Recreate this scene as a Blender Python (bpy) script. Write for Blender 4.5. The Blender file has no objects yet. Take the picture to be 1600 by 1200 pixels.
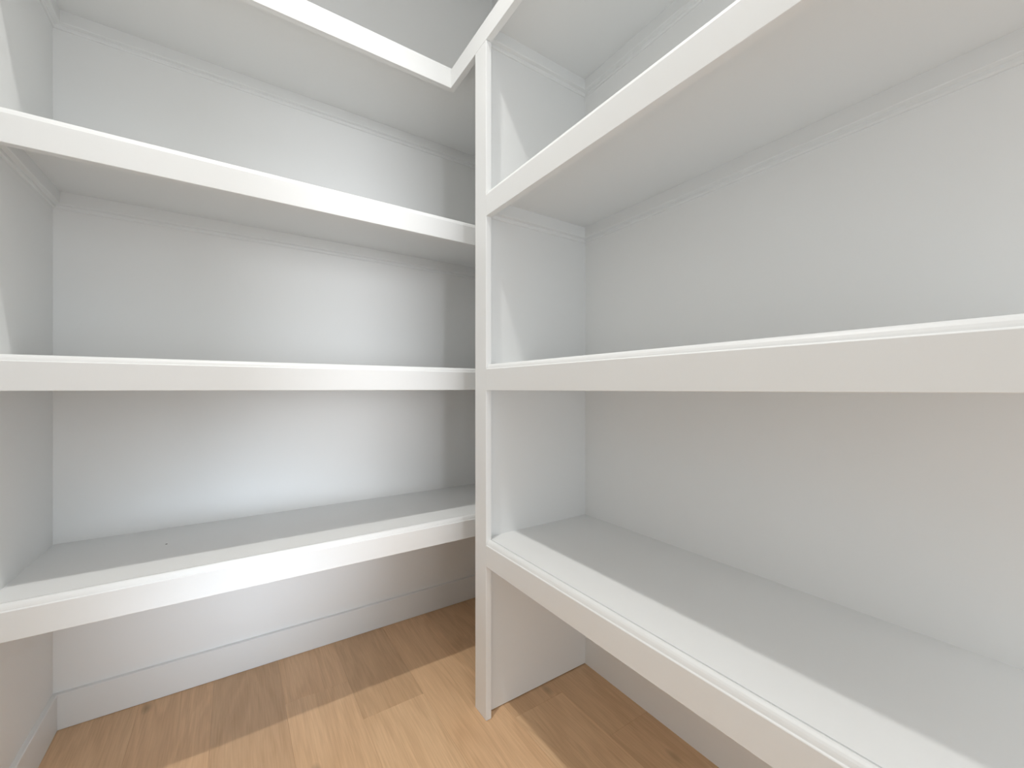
import bpy, bmesh, math, random
from mathutils import Vector

sc = bpy.context.scene
COL = sc.collection
random.seed(7)

# ---------------------------------------------------------------- camera
cam_data = bpy.data.cameras.new('camera')
cam = bpy.data.objects.new('camera', cam_data)
COL.objects.link(cam)
cam.location = (0.0, 0.0, 1.0)
cam.rotation_euler = (math.radians(90), 0, math.radians(-33.90))
cam_data.sensor_width = 36.0
cam_data.lens = 36.0 * 649.64 / 1600.0
cam_data.shift_y = 7.44 / 1600.0
cam_data.clip_start = 0.02
sc.camera = cam

# ---------------------------------------------------------------- colour management, world, lights
sc.view_settings.view_transform = 'Standard'
sc.view_settings.look = 'None'
sc.view_settings.gamma = 1.0
sc.view_settings.use_curve_mapping = False
sc.view_settings.exposure = 0.0

world = bpy.data.worlds.new('world')
sc.world = world
world.use_nodes = True
bg = world.node_tree.nodes['Background']
bg.inputs['Color'].default_value = (0.90, 0.95, 1.0, 1)
bg.inputs['Strength'].default_value = 1.75


def area(name, loc, target, sx, sy, power, color, shape='RECTANGLE', spread=180):
    d = bpy.data.lights.new(name, 'AREA')
    d.shape = shape
    d.size, d.size_y = sx, sy
    d.energy, d.color = power, color
    d.spread = math.radians(spread)
    o = bpy.data.objects.new(name, d)
    COL.objects.link(o)
    o.location = loc
    o.rotation_euler = (Vector(target) - Vector(loc)).to_track_quat('-Z', 'Y').to_euler()
    return o


# the recessed ceiling light of the closet, an added wide area light for ambient fill behind the camera,
# and two added cool strips behind it, throwing bright bands on the back wall
area('ceiling_lamp', (0.11, 0.80, 2.93), (0.11, 0.80, 0), 0.07, 0.07, 7.0, (1.0, 0.985, 0.95), 'DISK', spread=100)
area('ambient_fill', (0.45, -0.72, 2.93), (0.45, -0.72, 0), 1.5, 1.5, 8.0, (0.985, 0.99, 0.985), 'DISK')
area('band_fill', (0.26, -0.16, 1.25), (0.43, 1.76, 1.25), 0.06, 1.7, 0.74, (0.92, 0.95, 1.0), spread=32)
area('band_fill_low', (-0.02, -0.16, 0.34), (0.06, 1.76, 0.34), 0.08, 0.5, 0.56, (0.74, 0.86, 1.0), spread=32)

# ---------------------------------------------------------------- measures (metres)
XF, YF = 0.632, 1.3237            # front planes of the two shelf runs
XR, YL, XL = 1.0652, 1.7612, -0.4372   # right, back and left walls
YS1, YS2, YP = 1.0802, 1.1481, 1.1075  # stile of the divider, face of its panel
YE = -0.06                        # near end of the right shelf run
YN = -1.55                        # front wall with the doorway
HC = 2.96                         # ceiling height
HF = 0.0785                       # height of a shelf front
TF = 0.019                        # thickness of a shelf front

# ---------------------------------------------------------------- materials
def new_mat(name):
    m = bpy.data.materials.new(name)
    m.use_nodes = True
    return m, m.node_tree.nodes, m.node_tree.links, m.node_tree.nodes['Principled BSDF']


def paint(name, color, rough, bump=0.02, scale=220.0):
    m, N, L, p = new_mat(name)
    p.inputs['Base Color'].default_value = (*color, 1)
    p.inputs['Roughness'].default_value = rough
    tc = N.new('ShaderNodeTexCoord')
    no = N.new('ShaderNodeTexNoise')
    no.inputs['Scale'].default_value = scale
    no.inputs['Detail'].default_value = 2.0
    L.new(tc.outputs['Object'], no.inputs['Vector'])
    b = N.new('ShaderNodeBump')
    b.inputs['Strength'].default_value = bump
    b.inputs['Distance'].default_value = 0.001
    L.new(no.outputs['Fac'], b.inputs['Height'])
    L.new(b.outputs['Normal'], p.inputs['Normal'])
    return m


M_WALL = paint('wall_paint', (0.910, 0.915, 0.905), 0.50)
M_TRIM = paint('trim_paint', (0.872, 0.880, 0.873), 0.45, 0.01)
M_CEIL = paint('ceiling_paint', (0.85, 0.85, 0.84), 0.8, 0.1, 90)
M_DARK = paint('dark_speck', (0.06, 0.055, 0.05), 0.6)


def oak():
    m, N, L, p = new_mat('oak_plank')
    tc = N.new('ShaderNodeTexCoord')
    oi = N.new('ShaderNodeObjectInfo')
    # each plank samples its own piece of the grain
    off = N.new('ShaderNodeVectorMath'); off.operation = 'SCALE'
    off.inputs[0].default_value = (3.7, 11.3, 5.1)
    L.new(oi.outputs['Random'], off.inputs['Scale'])
    add = N.new('ShaderNodeVectorMath'); add.operation = 'ADD'
    L.new(tc.outputs['Object'], add.inputs[0]); L.new(off.outputs[0], add.inputs[1])
    # broad cathedral figure
    mp = N.new('ShaderNodeMapping'); mp.inputs['Scale'].default_value = (7.0, 0.9, 1.0)
    L.new(add.outputs[0], mp.inputs['Vector'])
    n1 = N.new('ShaderNodeTexNoise'); n1.inputs['Scale'].default_value = 1.6
    n1.inputs['Detail'].default_value = 3.0; n1.inputs['Distortion'].default_value = 1.2
    L.new(mp.outputs[0], n1.inputs['Vector'])
    rings = N.new('ShaderNodeMath'); rings.operation = 'MULTIPLY'; rings.inputs[1].default_value = 26.0
    L.new(n1.outputs['Fac'], rings.inputs[0])
    sn = N.new('ShaderNodeMath'); sn.operation = 'SINE'
    L.new(rings.outputs[0], sn.inputs[0])
    # fine pores
    mp2 = N.new('ShaderNodeMapping'); mp2.inputs['Scale'].default_value = (260.0, 9.0, 1.0)
    L.new(add.outputs[0], mp2.inputs['Vector'])
    n2 = N.new('ShaderNodeTexNoise'); n2.inputs['Scale'].default_value = 1.0; n2.inputs['Detail'].default_value = 4.0
    L.new(mp2.outputs[0], n2.inputs['Vector'])
    # knots
    mp3 = N.new('ShaderNodeMapping'); mp3.inputs['Scale'].default_value = (9.0, 4.2, 1.0)
    L.new(add.outputs[0], mp3.inputs['Vector'])
    vo = N.new('ShaderNodeTexVoronoi'); vo.inputs['Scale'].default_value = 0.9
    L.new(mp3.outputs[0], vo.inputs['Vector'])
    kr = N.new('ShaderNodeMapRange'); kr.inputs['From Min'].default_value = 0.02; kr.inputs['From Max'].default_value = 0.13
    kr.inputs['To Min'].default_value = 0.62; kr.inputs['To Max'].default_value = 1.0
    L.new(vo.outputs['Distance'], kr.inputs['Value'])
    # mix into a value
    a1 = N.new('ShaderNodeMath'); a1.operation = 'MULTIPLY_ADD'
    a1.inputs[1].default_value = 0.06; a1.inputs[2].default_value = 0.30
    L.new(sn.outputs[0], a1.inputs[0])
    a2 = N.new('ShaderNodeMath'); a2.operation = 'MULTIPLY_ADD'; a2.inputs[1].default_value = 0.42
    L.new(n2.outputs['Fac'], a2.inputs[0]); L.new(a1.outputs[0], a2.inputs[2])
    ramp = N.new('ShaderNodeValToRGB')
    ramp.color_ramp.elements[0].position = 0.20; ramp.color_ramp.elements[0].color = (0.56, 0.335, 0.178, 1)
    ramp.color_ramp.elements[1].position = 0.78; ramp.color_ramp.elements[1].color = (0.90, 0.615, 0.370, 1)
    L.new(a2.outputs[0], ramp.inputs['Fac'])
    mx = N.new('ShaderNodeMix'); mx.data_type = 'RGBA'; mx.blend_type = 'MULTIPLY'; mx.inputs['Factor'].default_value = 1.0
    L.new(ramp.outputs['Color'], mx.inputs['A']); L.new(oi.outputs['Color'], mx.inputs['B'])
    mk = N.new('ShaderNodeMix'); mk.data_type = 'RGBA'; mk.blend_type = 'MULTIPLY'; mk.inputs['Factor'].default_value = 1.0
    L.new(mx.outputs['Result'], mk.inputs['A']); L.new(kr.outputs[0], mk.inputs['B'])
    L.new(mk.outputs['Result'], p.inputs['Base Color'])
    p.inputs['Roughness'].default_value = 0.38
    b = N.new('ShaderNodeBump'); b.inputs['Strength'].default_value = 0.06; b.inputs['Distance'].default_value = 0.001
    L.new(n2.outputs['Fac'], b.inputs['Height']); L.new(b.outputs['Normal'], p.inputs['Normal'])
    return m


M_OAK = oak()
M_SUB = paint('subfloor', (0.05, 0.035, 0.025), 0.9)


# ---------------------------------------------------------------- helpers
def link_mesh(name, bm, mat, parent=None, loc=(0, 0, 0), smooth=False):
    """bm is in world coordinates; the object's origin is put at loc."""
    bmesh.ops.recalc_face_normals(bm, faces=bm.faces)
    org = Vector(loc)
    bmesh.ops.translate(bm, verts=bm.verts, vec=-org)
    me = bpy.data.meshes.new(name)
    bm.to_mesh(me)
    bm.free()
    me.materials.append(mat)
    if smooth:
        for f in me.polygons:
            f.use_smooth = True
    o = bpy.data.objects.new(name, me)
    COL.objects.link(o)
    if parent is not None:
        o.parent = parent
        o.location = org - parent.location
    else:
        o.location = org
    return o


def box(bm, a, b):
    (x0, y0, z0), (x1, y1, z1) = a, b
    v = [bm.verts.new(p) for p in ((x0, y0, z0), (x1, y0, z0), (x1, y1, z0), (x0, y1, z0),
                                   (x0, y0, z1), (x1, y0, z1), (x1, y1, z1), (x0, y1, z1))]
    for f in ((0, 1, 2, 3), (4, 5, 6, 7), (0, 1, 5, 4), (1, 2, 6, 5), (2, 3, 7, 6), (3, 0, 4, 7)):
        bm.faces.new([v[i] for i in f])


def box_bm(a, b, bevel=0.0, seg=2):
    bm = bmesh.new()
    box(bm, a, b)
    if bevel:
        bmesh.ops.bevel(bm, geom=list(bm.edges), offset=bevel, segments=seg, profile=0.5, affect='EDGES')
    return bm


def sweep_bm(prof, at0, at1):
    """prism between two placements of a closed profile; at(d, z) -> point"""
    bm = bmesh.new()
    A = [bm.verts.new(at0(*p)) for p in prof]
    B = [bm.verts.new(at1(*p)) for p in prof]
    n = len(prof)
    for i in range(n):
        bm.faces.new((A[i], A[(i + 1) % n], B[(i + 1) % n], B[i]))
    bm.faces.new(A)
    bm.faces.new(B)
    return bm


def prism_bm(poly, z0, z1):
    bm = bmesh.new()
    A = [bm.verts.new((x, y, z0)) for x, y in poly]
    B = [bm.verts.new((x, y, z1)) for x, y in poly]
    n = len(poly)
    for i in range(n):
        bm.faces.new((A[i], A[(i + 1) % n], B[(i + 1) % n], B[i]))
    bm.faces.new(A)
    bm.faces.new(B)
    return bm


def struct(o, label):
    o['kind'] = 'structure'
    o['label'] = label
    return o


def thing(name, loc, label, cat, group=None):
    o = bpy.data.objects.new(name, None)
    o.empty_display_size = 0.1
    COL.objects.link(o)
    o.location = loc
    o['label'] = label
    o['category'] = cat
    if group:
        o['group'] = group
    return o


# ---------------------------------------------------------------- room shell
struct(link_mesh('wall_back', box_bm((XL - 0.1, YL, 0), (XR + 0.1, YL + 0.1, HC)), M_WALL, loc=(0.3, YL + 0.05, 0)),
       'white satin painted wall behind the left run of shelves')
struct(link_mesh('wall_right', box_bm((XR, -0.12, 0), (XR + 0.1, YL, HC)), M_WALL, loc=(XR + 0.05, 0.3, 0)),
       'white satin painted wall behind the right run of shelves')
struct(link_mesh('wall_left', box_bm((XL - 0.1, YN, 0), (XL, YL, HC)), M_WALL, loc=(XL - 0.05, 0.3, 0)),
       'white painted side wall closing the left run of shelves')
bm = bmesh.new()                                    # wall behind the camera, with the doorway
box(bm, (XL - 0.1, YN - 0.1, 0), (-0.25, YN, HC))
box(bm, (-0.25, YN - 0.1, 2.06), (1.45, YN, HC))
box(bm, (1.45, YN - 0.1, 0), (1.90, YN, HC))
struct(link_mesh('wall_front', bm, M_WALL, loc=(0.3, YN - 0.05, 0)), 'white wall with the open doorway behind the viewer')
struct(link_mesh('wall_hall', box_bm((1.80, YN, 0), (1.90, -0.02, HC)), M_WALL, loc=(1.85, -0.8, 0)), 'white wall of the hall part beyond the right shelves')
struct(link_mesh('wall_return', box_bm((XR + 0.1, -0.12, 0), (1.80, -0.02, HC)), M_WALL, loc=(1.5, -0.07, 0)), 'short white return wall beyond the right shelves')
struct(link_mesh('ceiling', box_bm((XL - 0.1, YN - 0.1, HC), (1.90, YL + 0.1, HC + 0.05)), M_CEIL, loc=(0.3, 0.3, HC)),
       'flat white ceiling above the shelves')

floor = struct(link_mesh('floor', box_bm((XL - 0.1, YN - 0.1, -0.05), (1.90, YL + 0.1, -0.012)), M_SUB, loc=(0.3, 0.3, -0.05)),
               'warm oak plank floor under the shelves')
W, X0 = 0.191, 0.138
tones = {-3: [1.0, 0.95, 1.02], -2: [0.98, 1.0, 0.95], -1: [0.84, 0.9, 1.0], 0: [1.0, 1.02, 0.90, 0.98], 1: [0.90, 1.05, 0.97, 1.0],
         2: [1.02, 1.0, 0.95, 1.0], 3: [0.92, 0.98, 0.86, 1.0], 4: [0.90, 0.88, 1.0, 0.96], -4: [1, 1, 1],
         5: [0.97, 1.0], 6: [1.0, 0.94], 7: [0.95, 1.0], 8: [1.0]}
joints = {-4: 0.4, -3: 1.05, -2: 0.62, -1: 1.19, 0: 1.495, 1: 1.295, 2: 0.74, 3: 1.045, 4: 0.837, 5: 0.3, 6: 0.7, 7: 0.1, 8: 0.55}
LEN = 1.22
for k in range(-4, 9):
    xa, xb = max(X0 + k * W, XL - 0.02), min(X0 + (k + 1) * W, 1.82)
    if xb - xa < 0.01:
        continue
    ys = [joints[k] + LEN * i for i in range(-4, 3)]
    yt = YL + 0.02 if k < 5 else -0.1
    ys = sorted({max(YN - 0.1, min(yt, y)) for y in ys} | {YN - 0.1, yt})
    n = 0
    for ya, yb in reversed(list(zip(ys[:-1], ys[1:]))):
        if yb - ya < 0.01:
            continue
        bm = box_bm((xa + 0.0001, ya + 0.0001, -0.012), (xb - 0.0001, yb - 0.0001, 0.0), 0.0004, 1)
        o = link_mesh('plank', bm, M_OAK, floor, loc=((xa + xb) / 2, (ya + yb) / 2, 0))
        t = tones[k][min(n, len(tones[k]) - 1)]
        w = random.uniform(-0.02, 0.02)
        o.color = (t, t * (1 + w), t * (1 + 1.6 * w), 1)
        n += 1

BASE = [(0.0, 0.0), (0.0, 0.1020), (0.002, 0.1040), (0.0118, 0.1055), (0.0118, 0.0)]
YB = YL - 0.0118
struct(link_mesh('baseboard_back', sweep_bm(BASE, lambda d, z: (XL, YB + d, z + .0012), lambda d, z: (XR, YB + d, z + .0012)), M_TRIM,
                 loc=(0.3, YB, 0)), 'flat white baseboard along the back wall under the left shelves')
XB = XL + 0.0118
struct(link_mesh('baseboard_left', sweep_bm(BASE, lambda d, z: (XB - d, YN, z + .0012), lambda d, z: (XB - d, YB, z + .0012)), M_TRIM,
                 loc=(XB, 0.3, 0)), 'flat white baseboard along the left side wall')

# ---------------------------------------------------------------- shelves
FRONT = [(0.0, 0.0008), (0.0, 0.0628), (0.0008, 0.0640), (0.0028, 0.0652), (0.0036, 0.0680), (0.0052, 0.0718), (0.0076, 0.0752),
         (0.0106, 0.0776), (0.0135, 0.0785), (0.0160, 0.0780), (0.0178, 0.0768), (TF, 0.0748), (TF, 0.0008), (TF - 0.0008, 0.0), (0.0008, 0.0)]
ZB1, ZB0 = 0.0778, 0.0568         # top and underside of the board above the bottom of the front
CLEAT = [(0.0, ZB0), (0.019, ZB0), (0.019, ZB0 - 0.0350), (0.0178, ZB0 - 0.0365), (0.0072, ZB0 - 0.0385),
         (0.0066, ZB0 - 0.0450), (0.0040, ZB0 - 0.0480), (0.0, ZB0 - 0.0485)]


def left_cleats(t, z):
    link_mesh('cleat', sweep_bm(CLEAT, lambda d, h: (XL, YL - d, z + h), lambda d, h: (XR, YL - d, z + h)), M_TRIM, t, (0.3, YL, z))
    link_mesh('cleat', sweep_bm(CLEAT, lambda d, h: (XL + d, YF + TF, z + h), lambda d, h: (XL + d, YL - d, z + h)), M_TRIM, t, (XL, 1.5, z))


def right_cleats(t, z):
    link_mesh('cleat', sweep_bm(CLEAT, lambda d, h: (XR - d, YE, z + h), lambda d, h: (XR - d, YP, z + h)), M_TRIM, t, (XR, 0.4, z))
    link_mesh('cleat', sweep_bm(CLEAT, lambda d, h: (XF + TF, YP - d, z + h), lambda d, h: (XR - d, YP - d, z + h)), M_TRIM, t, (0.85, YP, z))


def left_shelf(z, label):
    t = thing('shelf', (0.31, YF, z), label, 'shelf')
    link_mesh('shelf_board', box_bm((XL, YF + TF, z + ZB0), (XR, YL, z + ZB1)), M_TRIM, t, (0.31, 1.55, z + ZB0))
    link_mesh('shelf_front', sweep_bm(FRONT, lambda d, h: (XL, YF + d, z + h), lambda d, h: (XR, YF + d, z + h)), M_TRIM, t, (0.31, YF, z))
    left_cleats(t, z)
    return t


def right_shelf(z, label):
    t = thing('shelf', (XF, 0.4, z), label, 'shelf')
    link_mesh('shelf_board', box_bm((XF + TF, YE, z + ZB0), (XR, YP, z + ZB1)), M_TRIM, t, (0.85, 0.4, z + ZB0))
    link_mesh('shelf_front', sweep_bm(FRONT, lambda d, h: (XF + d, YE, z + h), lambda d, h: (XF + d, YS1 - 0.0004, z + h)), M_TRIM, t, (XF, 0.4, z))
    right_cleats(t, z)
    return t


Z_BENCH, Z_MID, Z_UP, Z_TOP = 0.4652, 0.9955, 1.5194, 2.0497
bench = left_shelf(Z_BENCH, 'lowest white shelf on the left, nearest the floor, with a tiny dark speck')
left_shelf(Z_MID, 'middle white shelf on the left, at eye level')
left_shelf(Z_UP, 'upper white shelf on the left, third above the floor')
right_shelf(Z_BENCH, 'lowest white shelf on the right, its wide top lit from above')
right_shelf(Z_MID, 'middle white shelf on the right, at eye level')
right_shelf(Z_UP, 'upper white shelf on the right, rising steeply out of the picture')

# small dark chip on the left bench
bm = bmesh.new()
bmesh.ops.create_cone(bm, cap_ends=True, segments=10, radius1=0.0022, radius2=0.0015, depth=0.0008)
bmesh.ops.scale(bm, verts=bm.verts, vec=(1.3, 0.8, 1))
bmesh.ops.translate(bm, verts=bm.verts, vec=(-0.1615, 1.582, Z_BENCH + ZB1 + 0.0004))
o = link_mesh('paint_chip', bm, M_DARK, bench, (-0.1615, 1.582, Z_BENCH + ZB1))
o['label'] = 'tiny dark speck on the shelf top'

# top shelf turning the corner over the divider
z = Z_TOP
t = thing('corner_shelf', (XF, YF, z), 'topmost white shelf turning the inside corner above the upright post', 'shelf')
poly = [(XL, YF + TF), (XL, YL), (XR, YL), (XR, YE), (XF + TF, YE), (XF + TF, YF + TF)]
link_mesh('shelf_board', prism_bm(poly, z + ZB0, z + ZB1), M_TRIM, t, (XF, YF, z + ZB0))
link_mesh('shelf_front', sweep_bm(FRONT, lambda d, h: (XL, YF + d, z + h), lambda d, h: (XF + d, YF + d, z + h)), M_TRIM, t, (0.1, YF, z))
link_mesh('shelf_front', sweep_bm(FRONT, lambda d, h: (XF + d, YE, z + h), lambda d, h: (XF + d, YF + d, z + h)), M_TRIM, t, (XF, 0.5, z))
left_cleats(t, z)
right_cleats(t, z)

# ---------------------------------------------------------------- divider: panel and face stile
t = thing('divider_panel', (XF, YP, 0), 'tall white upright divider with a narrow post edge standing on the oak floor', 'divider')
link_mesh('panel', box_bm((XF + TF, YP, 0.0025), (XR, YP + 0.019, Z_TOP + ZB0)), M_TRIM, t, (0.85, YP, 0))
link_mesh('stile', box_bm((XF, YS1, 0.0005), (XF + TF, YS2, Z_TOP), 0.0018, 2), M_TRIM, t, (XF, YS1, 0))
